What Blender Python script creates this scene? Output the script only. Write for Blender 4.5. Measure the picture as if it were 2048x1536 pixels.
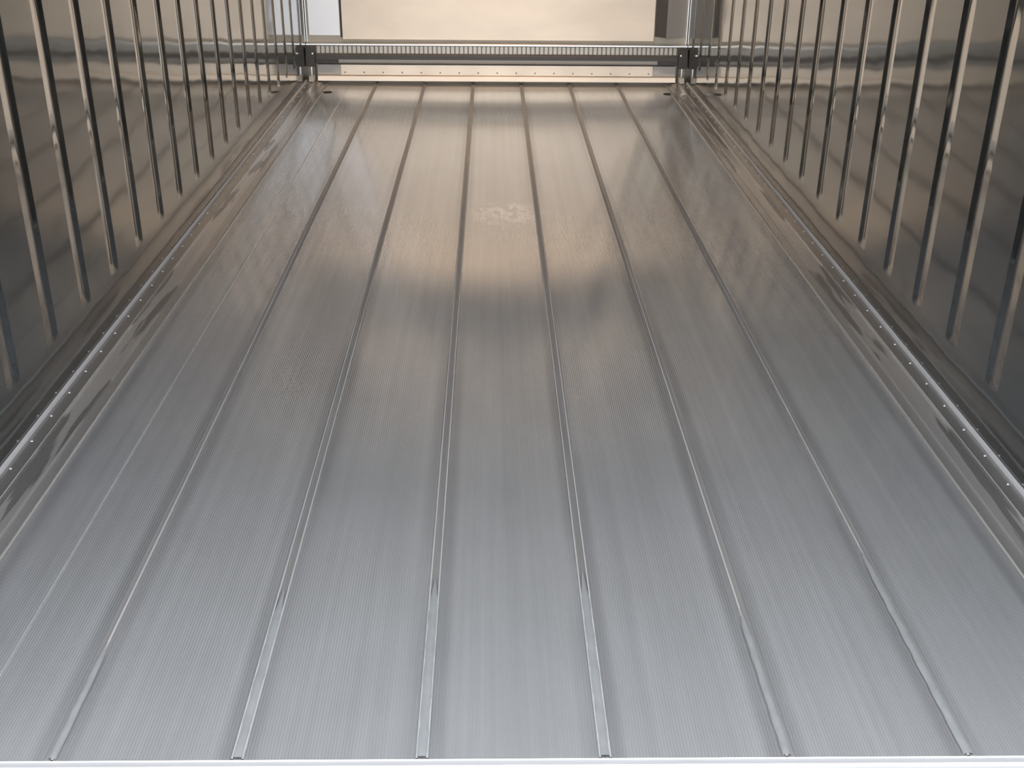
import bpy, bmesh, math, random
from mathutils import Vector, Matrix
random.seed(4)
for o in list(bpy.data.objects): bpy.data.objects.remove(o)
SC = bpy.context.scene; COL = SC.collection

# ------------------------------------------------------------ camera, light
F_PX = 2232.4
YAW, PITCH, ROLL = 0.021052, 0.449403, 0.009953
CAM = Vector((-0.038584, -1.398478, 1.364187))
fw = Vector((math.sin(YAW)*math.cos(PITCH), math.cos(YAW)*math.cos(PITCH), -math.sin(PITCH)))
rt = Vector((math.cos(YAW), -math.sin(YAW), 0)); up = rt.cross(fw)
c_, s_ = math.cos(ROLL), math.sin(ROLL)
rt, up = c_*rt+s_*up, -s_*rt+c_*up
cd = bpy.data.cameras.new('camera'); cam = bpy.data.objects.new('camera', cd); COL.objects.link(cam)
cam.matrix_world = Matrix(((rt.x, up.x, -fw.x, CAM.x), (rt.y, up.y, -fw.y, CAM.y), (rt.z, up.z, -fw.z, CAM.z), (0, 0, 0, 1)))
cd.sensor_width = 36; cd.lens = F_PX/2048*36; cd.clip_start = 0.02
SC.camera = cam
SC.view_settings.view_transform = 'Standard'; SC.view_settings.look = 'None'
SC.view_settings.gamma = 1; SC.view_settings.use_curve_mapping = False
SC.view_settings.exposure = 0.12

world = bpy.data.worlds.new('overcast'); SC.world = world; world.use_nodes = True
wn = world.node_tree.nodes; wl = world.node_tree.links; wn.clear()
wo = wn.new('ShaderNodeOutputWorld'); bg = wn.new('ShaderNodeBackground')
tc = wn.new('ShaderNodeTexCoord'); sp = wn.new('ShaderNodeSeparateXYZ'); rp = wn.new('ShaderNodeValToRGB')
wl.new(tc.outputs['Generated'], sp.inputs[0]); wl.new(sp.outputs['Z'], rp.inputs[0])
# hazy warm sky near the horizon, cooler and dimmer overhead; dull ground below
def S(*c): return (c[0], c[1], c[2], 1)
cr = rp.color_ramp; cr.elements[0].position = 0.0; cr.elements[0].color = S(.30, .25, .20)
cr.elements[1].position = 1.0; cr.elements[1].color = S(.11, .25, .58)
mpz = wn.new('ShaderNodeMapRange'); mpz.inputs[1].default_value = -.1; mpz.inputs[2].default_value = 1.0
wl.new(sp.outputs['Z'], mpz.inputs[0]); wl.new(mpz.outputs[0], rp.inputs[0])
for pos_, col_ in ((.10, S(1.15, 1.05, .97)), (.27, S(.95, .94, .94)), (.36, S(.18, .29, .53)), (.55, S(.13, .25, .56))):
    e_ = cr.elements.new(pos_); e_.color = col_
bg.inputs[1].default_value = 4.0
wl.new(bg.outputs[0], wo.inputs[0])

def lamp(name, loc, rot, size, size_y, power, color):
    l = bpy.data.lights.new(name, 'AREA'); l.shape = 'RECTANGLE'; l.size = size; l.size_y = size_y
    l.energy = power; l.color = color
    o = bpy.data.objects.new(name, l); COL.objects.link(o); o.location = loc; o.rotation_euler = rot
    return o
LAMP_POWER = 22
lamp('added_lamp', (0, 4.58, 2.215), (math.radians(58), 0, 0), 1.05, 0.10, LAMP_POWER, (1, .74, .50))  # unseen warm lamp, added to light the far wall

# ------------------------------------------------------------ dimensions
W = 1.198; L = 5.872; H = 2.30; P = 0.3048; RX = 3.5*P   # rail inner edge
# ------------------------------------------------------------ materials
def mat(name, base, metallic=1.0, rough=.3, noise=None, rnoise=None, bump=None, grain=None, spec=.5):
    """noise: (scale vec, amount)  rnoise: (scale vec, amount)  bump: (scale vec, strength, distance)"""
    m = bpy.data.materials.new(name); m.use_nodes = True
    nt = m.node_tree; b = nt.nodes['Principled BSDF']
    b.inputs['Metallic'].default_value = metallic; b.inputs['Roughness'].default_value = rough
    b.inputs['Base Color'].default_value = (*base, 1)
    t = nt.nodes.new('ShaderNodeTexCoord')
    def nz(scale, detail=3, rough_=.55):
        mp = nt.nodes.new('ShaderNodeMapping'); mp.inputs['Scale'].default_value = scale
        nt.links.new(t.outputs['Object'], mp.inputs[0])
        n = nt.nodes.new('ShaderNodeTexNoise'); n.inputs['Scale'].default_value = 1; n.inputs['Detail'].default_value = detail
        n.inputs['Roughness'].default_value = rough_
        nt.links.new(mp.outputs[0], n.inputs[0]); return n.outputs[0]
    def madd(a, mul, add):
        x = nt.nodes.new('ShaderNodeMath'); x.operation = 'MULTIPLY_ADD'
        nt.links.new(a, x.inputs[0]); x.inputs[1].default_value = mul; x.inputs[2].default_value = add; return x.outputs[0]
    def m2(op, a, bb):
        x = nt.nodes.new('ShaderNodeMath'); x.operation = op; nt.links.new(a, x.inputs[0]); nt.links.new(bb, x.inputs[1]); return x.outputs[0]
    if noise:
        f = None
        for sc, am in noise:
            g = madd(nz(sc), am*2, 1-am)
            f = g if f is None else m2('MULTIPLY', f, g)
        mx = nt.nodes.new('ShaderNodeVectorMath'); mx.operation = 'SCALE'; mx.inputs[0].default_value = base
        nt.links.new(f, mx.inputs['Scale']); nt.links.new(mx.outputs[0], b.inputs['Base Color'])
    if rnoise:
        f = None
        for sc, am in rnoise:
            g = madd(nz(sc), am*2, -am)
            f = g if f is None else m2('ADD', f, g)
        nt.links.new(madd(f, 1, rough), b.inputs['Roughness'])
    if bump:
        prev = None
        for sc, st, dist in bump:
            bn = nt.nodes.new('ShaderNodeBump'); bn.inputs['Strength'].default_value = st; bn.inputs['Distance'].default_value = dist
            nt.links.new(nz(sc, 2), bn.inputs['Height'])
            if prev: nt.links.new(prev, bn.inputs['Normal'])
            prev = bn.outputs[0]
        nt.links.new(prev, b.inputs['Normal'])
    return m
M = {}
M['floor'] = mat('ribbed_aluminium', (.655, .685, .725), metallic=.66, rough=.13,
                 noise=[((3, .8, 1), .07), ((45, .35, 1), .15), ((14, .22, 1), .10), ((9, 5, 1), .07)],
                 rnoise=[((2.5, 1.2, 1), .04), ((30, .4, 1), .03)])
M['worn_glint'] = mat('worn_glint_lip', (.90, .91, .93), metallic=.6, rough=.35, noise=[((20, 1.5, 1), .25)])  # worn lip metal, made pale to carry a painted highlight
M['joint'] = mat('joint_channel', (.40, .40, .41), metallic=.5, rough=.45, noise=[((30, 2, 1), .25)])
M['sealant'] = mat('seam_sealant', (.45, .48, .515), metallic=.5, rough=.45, noise=[((30, 20, 30), .2)], bump=[((60, 40, 60), .5, .002)])
M['wall'] = mat('polished_wall_sheet', (.325, .34, .348), metallic=.96, rough=.08,
                noise=[((1, .6, 2), .10)], rnoise=[((1, 1.2, 1.6), .03)],
                bump=[((1, 1.6, 2.2), .35, .012), ((1, 6, 9), .10, .0025)])
M['rail'] = mat('rail_aluminium', (.66, .66, .665), metallic=.7, rough=.25, noise=[((14, .6, 6), .16), ((60, .8, 10), .08)], rnoise=[((10, .5, 4), .06)])
M['bulk'] = mat('bulkhead_sheet', (.80, .68, .56), metallic=.55, rough=.36, noise=[((2.2, 1, 5), .17)])
M['white'] = mat('white_panel', (.86, .86, .89), metallic=.6, rough=.36, noise=[((2, 2, 2), .03)])
M['grey_panel'] = mat('grey_corner_sheet', (.74, .73, .72), metallic=0, rough=.5, noise=[((2, 2, 3), .05)])
M['dark'] = mat('dark_steel', (.10, .10, .10), metallic=.3, rough=.5, noise=[((10, 10, 10), .2)])
M['darkbar'] = mat('dark_grey_bar', (.13, .13, .135), metallic=.3, rough=.5, noise=[((6, 6, 20), .15)])
M['bright'] = mat('bright_aluminium', (.86, .86, .86), rough=.3, noise=[((8, 20, 8), .06)])
M['duct'] = mat('duct_sheet', (.92, .90, .88), metallic=.55, rough=.42, noise=[((2, 2, 3), .04)])
M['edge'] = mat('bare_edge_trim', (.78, .79, .82), metallic=.4, rough=.4, noise=[((8, 3, 8), .06)])
M['fin'] = mat('grille_fin', (.30, .28, .26), metallic=.6, rough=.5)
M['ceil'] = mat('ceiling_sheet', (.80, .81, .82), metallic=0, rough=.4, noise=[((1, 1, 1), .04)])
M['sill'] = mat('sill_aluminium', (.66, .68, .72), metallic=.6, rough=.45, noise=[((8, 30, 8), .06)])
M['asphalt'] = mat('asphalt', (.16, .16, .165), metallic=0, rough=.9, noise=[((20, 20, 20), .3)])
M['rivet'] = mat('rivet_metal', (.85, .85, .85), rough=.3)
M['black'] = mat('black_hole', (.03, .03, .03), metallic=0, rough=.8)
M['cream'] = mat('recess_panel', (.78, .72, .62), metallic=.2, rough=.5, noise=[((2, 2, 8), .08)])
M['backsheet'] = mat('pale_back_sheet', (.93, .88, .80), metallic=.3, rough=.4, noise=[((2, 2, 8), .05)])
M['scrap'] = mat('pale_debris', (.75, .73, .70), metallic=0, rough=.8, noise=[((60, 60, 60), .2)])

def darken(m, build_mask, amount):
    # multiply the base colour by 1 - amount*mask (dirt with a shape of its own, also the painted lip highlight)
    nt = m.node_tree; b = nt.nodes['Principled BSDF']; lk = b.inputs['Base Color'].links[0]; src = lk.from_socket
    mk = build_mask(nt)
    x = nt.nodes.new('ShaderNodeMath'); x.operation = 'MULTIPLY_ADD'; nt.links.new(mk, x.inputs[0]); x.inputs[1].default_value = -amount; x.inputs[2].default_value = 1
    v = nt.nodes.new('ShaderNodeVectorMath'); v.operation = 'SCALE'; nt.links.new(src, v.inputs[0]); nt.links.new(x.outputs[0], v.inputs['Scale'])
    nt.links.new(v.outputs[0], b.inputs['Base Color'])
def obj_coord(nt): return nt.nodes.new('ShaderNodeTexCoord').outputs['Object']
def mrange(nt, a, lo, hi, o0=0, o1=1):
    n = nt.nodes.new('ShaderNodeMapRange'); n.interpolation_type = 'SMOOTHSTEP'; nt.links.new(a, n.inputs[0])
    for i, q in enumerate((lo, hi, o0, o1)): n.inputs[i+1].default_value = q
    return n.outputs[0]
def math2(nt, op, a, bb):
    n = nt.nodes.new('ShaderNodeMath'); n.operation = op
    for i, q in enumerate((a, bb)):
        if isinstance(q, (int, float)): n.inputs[i].default_value = q
        else: nt.links.new(q, n.inputs[i])
    return n.outputs[0]
def noise_mask(scale, lo, hi, off=(0, 0, 0), detail=3):
    def f(nt):
        mp = nt.nodes.new('ShaderNodeMapping'); mp.inputs['Scale'].default_value = scale; mp.inputs['Location'].default_value = off
        nt.links.new(obj_coord(nt), mp.inputs[0]); n = nt.nodes.new('ShaderNodeTexNoise'); n.inputs['Scale'].default_value = 1; n.inputs['Detail'].default_value = detail
        nt.links.new(mp.outputs[0], n.inputs[0]); return mrange(nt, n.outputs[0], lo, hi)
    return f
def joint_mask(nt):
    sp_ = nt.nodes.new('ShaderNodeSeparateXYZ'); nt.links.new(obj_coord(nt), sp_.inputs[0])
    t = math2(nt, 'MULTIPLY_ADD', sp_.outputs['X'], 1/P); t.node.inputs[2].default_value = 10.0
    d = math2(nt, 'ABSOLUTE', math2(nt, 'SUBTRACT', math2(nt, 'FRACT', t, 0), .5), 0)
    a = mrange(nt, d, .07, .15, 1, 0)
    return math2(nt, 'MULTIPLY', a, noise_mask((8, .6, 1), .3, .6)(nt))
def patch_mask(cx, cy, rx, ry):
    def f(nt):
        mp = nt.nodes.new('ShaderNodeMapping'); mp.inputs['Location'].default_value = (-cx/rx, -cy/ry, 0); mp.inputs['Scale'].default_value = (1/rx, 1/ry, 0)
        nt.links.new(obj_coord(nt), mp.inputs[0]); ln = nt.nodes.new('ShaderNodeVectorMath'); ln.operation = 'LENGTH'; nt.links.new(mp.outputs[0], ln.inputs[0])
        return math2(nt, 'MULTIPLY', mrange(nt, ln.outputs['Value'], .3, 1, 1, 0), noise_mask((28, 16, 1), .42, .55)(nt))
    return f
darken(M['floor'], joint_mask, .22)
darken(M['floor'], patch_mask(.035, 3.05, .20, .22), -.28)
darken(M['worn_glint'], lambda nt: (lambda q: (nt.links.new(obj_coord(nt), q.inputs[0]), mrange(nt, q.outputs['Y'], 1.3, 3.4))[1])(nt.nodes.new('ShaderNodeSeparateXYZ')), .62)  # lip highlight painted by depth: bright at the door, base darkened further in
def absx(nt):
    q = nt.nodes.new('ShaderNodeSeparateXYZ'); nt.links.new(obj_coord(nt), q.inputs[0]); return math2(nt, 'ABSOLUTE', q.outputs['X'], 0)
def rail_stain(nt):                                # dark dried splashes along the middle of the rail
    x = absx(nt); band = math2(nt, 'MULTIPLY', mrange(nt, x, 1.098, 1.104), mrange(nt, x, 1.150, 1.156, 1, 0))
    return math2(nt, 'MULTIPLY', band, noise_mask((20, 1.1, 0), .53, .56, (0, 3.3, 0))(nt))
darken(M['rail'], rail_stain, .50)
darken(M['rail'], lambda nt: mrange(nt, absx(nt), 1.155, 1.158), .42)      # grimy outer flange
darken(M['rail'], lambda nt: mrange(nt, absx(nt), 1.100, 1.104, 1, 0), .15)
darken(M['wall'], noise_mask((1, 5, 7), .62, .75, detail=6), .15)

# ------------------------------------------------------------ mesh helpers
def build(name, verts, faces, m, parent=None, smooth=False, loc=(0, 0, 0), bevel=0):
    me = bpy.data.meshes.new(name); me.from_pydata([tuple(v) for v in verts], [], faces)
    bm = bmesh.new(); bm.from_mesh(me)
    bmesh.ops.recalc_face_normals(bm, faces=bm.faces)
    bm.to_mesh(me); bm.free()
    me.materials.append(m)
    if smooth:
        for p in me.polygons: p.use_smooth = True
    o = bpy.data.objects.new(name, me); COL.objects.link(o); o.location = loc
    if parent: o.parent = parent
    if bevel:
        b = o.modifiers.new('bevel', 'BEVEL'); b.width = bevel; b.segments = 2; b.limit_method = 'ANGLE'
    return o
class MB:
    def __init__(s): s.v = []; s.f = []
    def box(s, x0, x1, y0, y1, z0, z1):
        n = len(s.v)
        s.v += [(x, y, z) for z in (z0, z1) for y in (y0, y1) for x in (x0, x1)]
        s.f += [tuple(n+i for i in q) for q in ((0, 2, 3, 1), (4, 5, 7, 6), (0, 1, 5, 4), (2, 6, 7, 3), (0, 4, 6, 2), (1, 3, 7, 5))]
        return s
    def prof_y(s, pts, ys):                      # open (x,z) profile swept along y
        n = len(s.v); k = len(pts)
        for y in ys: s.v += [(x, y, z) for x, z in pts]
        for j in range(len(ys)-1):
            for i in range(k-1):
                a = n+j*k+i; s.f.append((a, a+1, a+k+1, a+k))
        return s
    def closed_y(s, pts, y0, y1):
        n = len(s.v); k = len(pts)
        s.v += [(x, y0, z) for x, z in pts]+[(x, y1, z) for x, z in pts]
        s.f += [(n+i, n+(i+1) % k, n+k+(i+1) % k, n+k+i) for i in range(k)]
        s.f += [tuple(n+i for i in range(k)), tuple(n+k+i for i in reversed(range(k)))]
        return s
    def closed_x(s, pts, x0, x1):                # closed (y,z) profile swept along x
        n = len(s.v); k = len(pts)
        s.v += [(x0, y, z) for y, z in pts]+[(x1, y, z) for y, z in pts]
        s.f += [(n+i, n+(i+1) % k, n+k+(i+1) % k, n+k+i) for i in range(k)]
        s.f += [tuple(n+i for i in range(k)), tuple(n+k+i for i in reversed(range(k)))]
        return s
    def closed_z(s, pts, z0, z1):
        n = len(s.v); k = len(pts)
        s.v += [(x, y, z0) for x, y in pts]+[(x, y, z1) for x, y in pts]
        s.f += [(n+i, n+(i+1) % k, n+k+(i+1) % k, n+k+i) for i in range(k)]
        s.f += [tuple(n+i for i in range(k)), tuple(n+k+i for i in reversed(range(k)))]
        return s
    def cyl(s, c, r, h, seg=12, axis='z', dome=0):
        n = len(s.v); rings = [(r, 0), (r, h)]
        if dome: rings += [(r*.7, h+dome*.7), (r*.3, h+dome)]
        for rr, hh in rings:
            for i in range(seg):
                a = i*2*math.pi/seg; x, y, z = rr*math.cos(a), rr*math.sin(a), hh
                if axis == 'y': x, y, z = x, -z, y
                s.v.append((c[0]+x, c[1]+y, c[2]+z))
        for j in range(len(rings)-1):
            for i in range(seg):
                s.f.append((n+j*seg+i, n+j*seg+(i+1) % seg, n+(j+1)*seg+(i+1) % seg, n+(j+1)*seg+i))
        s.f.append(tuple(n+i for i in reversed(range(seg)))); t = n+(len(rings)-1)*seg
        s.f.append(tuple(t+i for i in range(seg)))
        return s
    def build(s, name, m, parent=None, smooth=False, bevel=0): return build(name, s.v, s.f, m, parent, smooth, bevel=bevel)
def tag(o, label, cat, group=None):
    o['label'] = label; o['category'] = cat
    if group: o['group'] = group
    return o
def struct(o): o['kind'] = 'structure'; return o
def empty(name, loc=(0, 0, 0)):
    o = bpy.data.objects.new(name, None); COL.objects.link(o); o.location = loc; o.empty_display_size = .05; return o

# ------------------------------------------------------------ floor
GP = P/56                                        # groove pitch
GA = .00022                                      # groove half height
seams = [(i-2.5)*P for i in range(6)]
SW = .0085                                       # half width of the joint strip
pts = []
def add_grooves(x0, x1):
    n = max(1, round((x1-x0)/GP)); g = (x1-x0)/n
    for i in range(n):
        for k in range(6):
            t = k/6; pts.append((x0+(i+t)*g, -GA+GA*math.cos(2*math.pi*t)))
    pts.append((x1, 0))
def joint(x, kind):
    h = .0016
    if kind == 'double':
        pts.extend([(x-SW-.003, -.0012), (x-SW-.0015, h), (x-SW+.0012, h), (x-SW+.002, -.003), (x-.0015, -.003), (x-.001, -.004), (x+.001, -.004), (x+.0015, -.003),
                    (x+SW-.002, -.003), (x+SW-.0012, h), (x+SW+.0015, h), (x+SW+.003, -.0012)])
    elif kind == 'left':
        pts.extend([(x-SW-.003, -.0012), (x-SW, -.003), (x-.004, -.003), (x-.003, h), (x+.0005, h+.0004), (x+.002, -.0025), (x+SW+.003, -.001)])
    else:
        pts.extend([(x-SW-.003, -.001), (x-.002, -.0025), (x-.0005, h+.0004), (x+.003, h), (x+.004, -.003), (x+SW, -.003), (x+SW+.003, -.0012)])
kinds = ['right', 'double', 'double', 'double', 'left', 'left']
x = -RX+.004
pts.append((-W-.03, -.004)); pts.append((-RX-.01, -.004)); pts.append((-RX-.002, .0)); pts.append((x, 0))
add_grooves(x+.0005, -.932)
pts += [(-.930, -.0007), (-.9288, .0010), (-.9272, .0010), (-.926, -.0007)]; x = -.925
for sx, kd in zip(seams, kinds):
    add_grooves(x+.0005, sx-SW-.004); joint(sx, kd); x = sx+SW+.004
add_grooves(x, RX-.004); pts += [(RX+.002, 0), (RX+.01, -.004), (W+.03, -.004)]
fl = MB()
fl.prof_y(pts, [0.0, .004, L+.05])
n0 = len(fl.v)                                   # slab body below the tread surface
fl.box(-W-.03, W+.03, 0.002, L+.05, -.05, -.006)
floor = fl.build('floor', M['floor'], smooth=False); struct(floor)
floor.data.materials.append(M['worn_glint']); floor.data.materials.append(M['joint'])
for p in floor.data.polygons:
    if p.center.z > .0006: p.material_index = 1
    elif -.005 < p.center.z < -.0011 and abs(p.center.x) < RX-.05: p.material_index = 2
# sealant smeared over the near end of each joint
def sealant(x, y0, y1, w, seed):
    r = random.Random(seed); n = int((y1-y0)/.012); v = []; f = []
    ph = r.random()*6
    for i in range(n+1):
        t = i/n; y = y0+(y1-y0)*t
        taper = min(1, (1-t)*5+.15)
        a = w*taper*(1+.07*math.sin(i*.9+ph)+r.uniform(-.05, .05)); b = w*taper*(1+.05*math.sin(i*.7+ph*2)+r.uniform(-.05, .05))
        hh = .0030+r.uniform(-.0003, .0005)
        v += [(x-a, y, -.001), (x-a*.7, y, hh*.85), (x, y, hh), (x+b*.7, y, hh*.85), (x+b, y, -.001)]
    for i in range(n):
        for k in range(4):
            q = i*5+k; f.append((q, q+1, q+6, q+5))
    build('seam_sealant', v, f, M['sealant'], floor, smooth=True)
for i, (sx, y1, w) in enumerate(zip(seams, (.30, .46, .50, .52, .40, .62), (.0065, .010, .0105, .010, .007, .008))):
    sealant(sx, .003, y1, w, i)
# two small drain openings at the far corners
for sx in (-1.035, 1.045):
    d = MB(); d.cyl((sx, 5.52, .0), .028, .0016, 20); d.build('drain_hole', M['black'], floor)

# ------------------------------------------------------------ kick rails along both walls
def rail_profile(s):
    q = [(W+.0, -.004), (W+.0, .0185), (W-.009, .0185), (1.1555, .0165), (1.1535, .0195), (1.1505, .0195), (1.148, .013),
         (1.120, .0085), (1.103, .0075), (1.101, .002), (1.077, .0012), (1.0755, .0035), (1.071, .0055), (1.066, .0055), (1.0635, .001), (1.0635, -.004)]
    return [(s*x, z) for x, z in q]
for side, s in (('left', -1), ('right', 1)):
    r = MB().closed_y(rail_profile(s), 0.0, L-.03).build('baseboard_'+side, M['rail']); struct(r)
    r.data.materials.append(M['worn_glint'])
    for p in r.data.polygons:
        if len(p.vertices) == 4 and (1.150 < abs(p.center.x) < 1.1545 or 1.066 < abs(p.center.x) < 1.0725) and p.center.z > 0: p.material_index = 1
    MB().closed_y([(s*(W-.0005), .019), (s*(W-.0005), .031), (s*(W-.002), .0325), (s*(W-.0045), .0320), (s*(W-.006), .028), (s*(W-.0066), .019)], 0.0, L-.12).build('edge_trim', M['edge'], r)
    v = MB().cyl((0, 0, 0), .0042, .0012, 10, dome=.0022)
    proto = None
    n = 0
    y = .933-.1375*6 if s < 0 else .845-.1355*6
    step = .1365
    while y < L-.1:
        zz = .0172
        if proto is None:
            proto = build('rivet', v.v, v.f, M['rivet'], r, smooth=True, loc=(s*1.181, y, zz))
        else:
            c = proto.copy(); COL.objects.link(c); c.parent = r; c.location = (s*1.181, y, zz)
        y += step

# ------------------------------------------------------------ side walls with pressed vertical beads
ribs = [1.071+.2685*k for k in range(-4, 18)]
def smooth01(t): t = max(0, min(1, t)); return t*t*(3-2*t)
def wall(side, s):
    prof = [(-.045, 0), (-.0445, .005), (-.038, .10), (-.004, .86), (.003, .97), (.010, 1), (.016, .93), (.020, .80), (.031, .14), (.035, .02), (.036, 0)]
    cols = [(-.08, 0)]
    for k, y in enumerate(ribs):
        for dy, h in prof: cols.append((y+dy, h))
        cols.append((y+.13425, 0))
    cols.append((L+.03, 0))
    zs = [(-.004, 0), (.1645, 0), (.165, 0), (.172, .25), (.180, .65), (.188, .92), (.2, 1), (.201, 1), (H+.02, 1)]
    v = []; f = []
    for z, g in zs:
        for y, h in cols: v.append((s*(W+.0070*h*g), y, z))
    k = len(cols)
    for j in range(len(zs)-1):
        for i in range(k-1):
            a = j*k+i; f.append((a, a+1, a+k+1, a+k))
    # outer skin of the wall, 60 mm away
    n = len(v); v += [(s*(W+.06), -.08, -.004), (s*(W+.06), L+.03, -.004), (s*(W+.06), L+.03, H+.02), (s*(W+.06), -.08, H+.02)]
    f.append((n, n+1, n+2, n+3))
    b0, t0 = 0, (len(zs)-1)*k
    f.append(tuple([n, n+3]+[j*k for j in reversed(range(len(zs)))]))
    f.append(tuple([n+3, n+2]+[t0+i for i in reversed(range(k))]))
    f.append(tuple([n+1, n]+[i for i in range(k)]))
    o = build('wall_'+side, v, f, M['wall'], smooth=False); struct(o)
    for p in o.data.polygons:
        if len(p.vertices) == 4 and W+.0002 < abs(p.center.x) < W+.02: p.use_smooth = True
    return o
wall('left', -1); wall('right', 1)

# ------------------------------------------------------------ ceiling, far wall, ground
struct(MB().box(-W-.06, W+.06, -.08, L+.09, H, H+.06).build('ceiling', M['ceil']))
struct(MB().box(-W-.06, W+.06, L, L+.06, -.05, H).build('wall_far', M['cream']))
struct(MB().box(-30, 30, -60, 40, -1.3, -1.2).build('ground', M['asphalt']))
# rear sill
pr = [(0.0, -.0008), (-.001, -.003), (-.011, -.0040), (-.013, -.009), (-.060, -.016), (-.080, -.03), (-.080, -.16), (.0, -.16)]
struct(MB().closed_x(pr, -W-.03, W+.03).build('trim_1', M['sill']))

# ------------------------------------------------------------ bulkhead assembly
FY = L
# main sheet, standing off the far wall
b = MB().box(-.968, .985, FY-.030, FY-.001, .262, H-.005).build('bulkhead_panel', M['bulk'], bevel=.003)
tag(b, 'large cream coloured metal sheet covering the middle of the far wall', 'panel')
# left white corner panel
e = empty('corner_cladding', (-1.08, FY-.02, .285)); tag(e, 'flat white panel in the far left corner above the grille', 'panel')
def part(mb, name, m, root, **k):
    o = mb.build(name, m, root, **k); o.location = -Vector(root.location); return o
part(MB().box(-1.176, -.980, FY-.024, FY-.001, .285, H-.01), 'sheet', M['white'], e, bevel=.002)
part(MB().box(-.980, -.970, FY-.020, FY-.001, .275, H-.01), 'edge_strip', M['dark'], e)
# right angled corner duct
e = empty('corner_duct', (1.09, FY-.05, .285)); tag(e, 'grey folded metal duct cover filling the far right corner', 'duct')
arc = [(1.190, FY-.004), (1.150, FY-.024), (1.105, FY-.050), (1.052, FY-.082)]
part(MB().closed_z(arc+[(1.050, FY-.079), (1.102, FY-.046), (1.147, FY-.020), (1.186, FY-.001)], .285, H-.01), 'curved_sheet', M['duct'], e)
part(MB().closed_z([(1.052, FY-.082), (1.049, FY-.082), (.990, FY-.030), (.993, FY-.030)], .292, H-.01), 'shaded_return_flange', M['darkbar'], e)  # turned-away side of the duct, its shade put into the dark colour
# corner angle trims
for i, s in enumerate((-1, 1)):
    q = MB().box(min(s*(W-.003), s*(W-.009)), max(s*(W-.003), s*(W-.009)), FY-.012, FY-.0005, .245, H-.01)
    o = q.build('trim_%d' % (i+2), M['bright'], bevel=.001); struct(o)

# grille
g = empty('return_air_grille', (0, FY-.03, .17)); tag(g, 'long low slotted grille across the foot of the far wall', 'grille')
part(MB().closed_x([(FY-.006, .2265), (FY-.046, .2265), (FY-.050, .231), (FY-.048, .239), (FY-.042, .243), (FY-.006, .246)], -1.196, 1.196), 'top_rail', M['bright'], g)
fins = MB()
n = 81
for i in range(n+1):
    xx = -1.135+i*(2.27/n)
    fins.box(xx-.0035, xx+.0035, FY-.040, FY-.0305, .179, .224)
part(fins, 'slotted_face', M['fin'], g)
part(MB().box(-1.135, 1.135, FY-.030, FY-.002, .179, .224), 'back_sheet', M['backsheet'], g)
# dark bumper bar
bb = empty('bumper_bar', (0, FY-.05, .12)); tag(bb, 'dark grey horizontal bar running below the slotted grille', 'bar')
part(MB().closed_x([(FY-.004, .150), (FY-.082, .150), (FY-.082, .172), (FY-.076, .178), (FY-.004, .178)], -1.135, 1.135), 'bar', M['darkbar'], bb)
part(MB().closed_x([(FY-.074, .1495), (FY-.080, .1495), (FY-.072, .134), (FY-.058, .126), (FY-.054, .128)], -.995, 1.01), 'lower_lip', M['grey_panel'], bb)
part(MB().box(-1.135, -1.0, FY-.080, FY-.048, .124, .1495), 'bar_end', M['dark'], bb)
part(MB().box(1.015, 1.135, FY-.080, FY-.048, .124, .1495), 'bar_end', M['dark'], bb)
for s, w_ in ((-1, 'left'), (1, 'right')):
    k = empty('end_bracket', (s*1.165, FY-.05, .11))
    tag(k, 'black block bracket holding the %s end of the dark bar' % w_, 'bracket', 'brackets at the ends of the bar')
    xa, xb = sorted((s*1.137, s*1.194))
    part(MB().box(xa, xb, FY-.100, FY-.062, .1085, .2225), 'block', M['dark'], k, bevel=.003)
    part(MB().cyl((s*1.150, FY-.100, .188), .005, .003, 10, axis='y'), 'bolt', M['rivet'], k)
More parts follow.
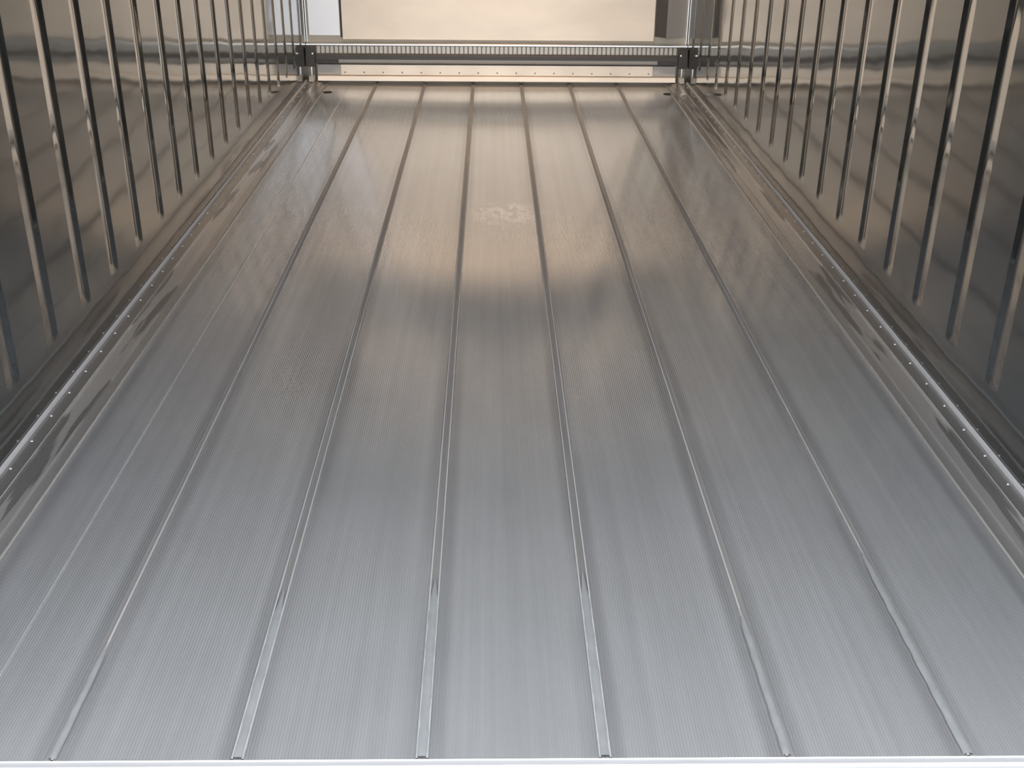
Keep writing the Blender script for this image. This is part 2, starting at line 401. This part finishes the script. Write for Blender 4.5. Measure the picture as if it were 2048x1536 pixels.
# corner posts with feet
for s, w_ in ((-1, 'left'), (1, 'right')):
    k = empty('corner_post', (s*1.165, FY-.08, 0)); tag(k, 'thin pale upright with a square foot under the %s bracket' % w_, 'post', 'posts under the bar brackets')
    xa, xb = sorted((s*1.160, s*1.166))
    part(MB().box(xa, xb, FY-.092, FY-.082, .045, .105), 'upright', M['rivet'], k)
    xa, xb = sorted((s*1.148, s*1.178))
    part(MB().box(xa, xb, FY-.135, FY-.070, .0205, .052), 'foot', M['scrap'], k, bevel=.003)
    xa, xb = sorted((s*1.138, s*1.145))
    part(MB().box(xa, xb, FY-.075, FY-.055, .0205, .104), 'dark_stop', M['dark'], k)
# kick plate with screws
kp = empty('kick_plate', (0, FY-.03, 0)); tag(kp, 'bright metal kick plate with a row of small screws at floor level of far wall', 'plate')
part(MB().box(-.985, .985, FY-.050, FY-.0455, .050, .1125), 'upper_sheet', M['bulk'], kp)
part(MB().box(-1.132, 1.132, FY-.0450, FY-.002, .051, .112), 'end_plate', M['grey_panel'], kp)
part(MB().closed_x([(FY-.002, .0505), (FY-.0455, .0495), (FY-.060, .044), (FY-.066, .016), (FY-.060, .014), (FY-.002, .014)], -1.132, 1.132), 'lower_flange', M['bulk'], kp)
for i in range(17):
    xx = -.96+i*.12
    part(MB().cyl((xx, FY-.050, .066), .0048, .003, 8, axis='y'), 'screw', M['fin'], kp)
# little clump of debris on the right rail
v = bmesh.new(); bmesh.ops.create_icosphere(v, subdivisions=2, radius=.016)
for q in v.verts: q.co *= random.uniform(.75, 1.2); q.co.z *= .6
me = bpy.data.meshes.new('debris_clump'); v.to_mesh(me); v.free(); me.materials.append(M['scrap'])
o = bpy.data.objects.new('debris_clump', me); COL.objects.link(o); o.location = (1.125, 5.43, .017)
tag(o, 'small pale clump of dirt lying on the right rail near the far wall', 'debris')
# unseen hood overhead, added to keep the lamp out of floor reflections
cl = empty('added_lamp_hood', (0, 4.6, H)); tag(cl, 'unseen black hood added on the ceiling to shield the added lamp', 'lamp')
part(MB().closed_x([(4.46, H-.001), (4.46, 2.06), (4.47, 2.06), (4.475, 2.262), (4.98, 2.262), (4.98, H-.001)], -.62, .62), 'hood', M['black'], cl)

# unseen cooling unit, added above the frame to darken the floor's reflection
ev = empty('added_cooling_unit', (0, FY-.2, 1.5)); tag(ev, 'unseen grey cooling unit housing added high on the far wall', 'cooling unit')
part(MB().closed_x([(FY-.031, 1.35), (FY-.18, 1.40), (FY-.26, 1.6), (FY-.26, 2.20), (FY-.031, 2.25)], -.85, .85), 'housing', M['darkbar'], ev)
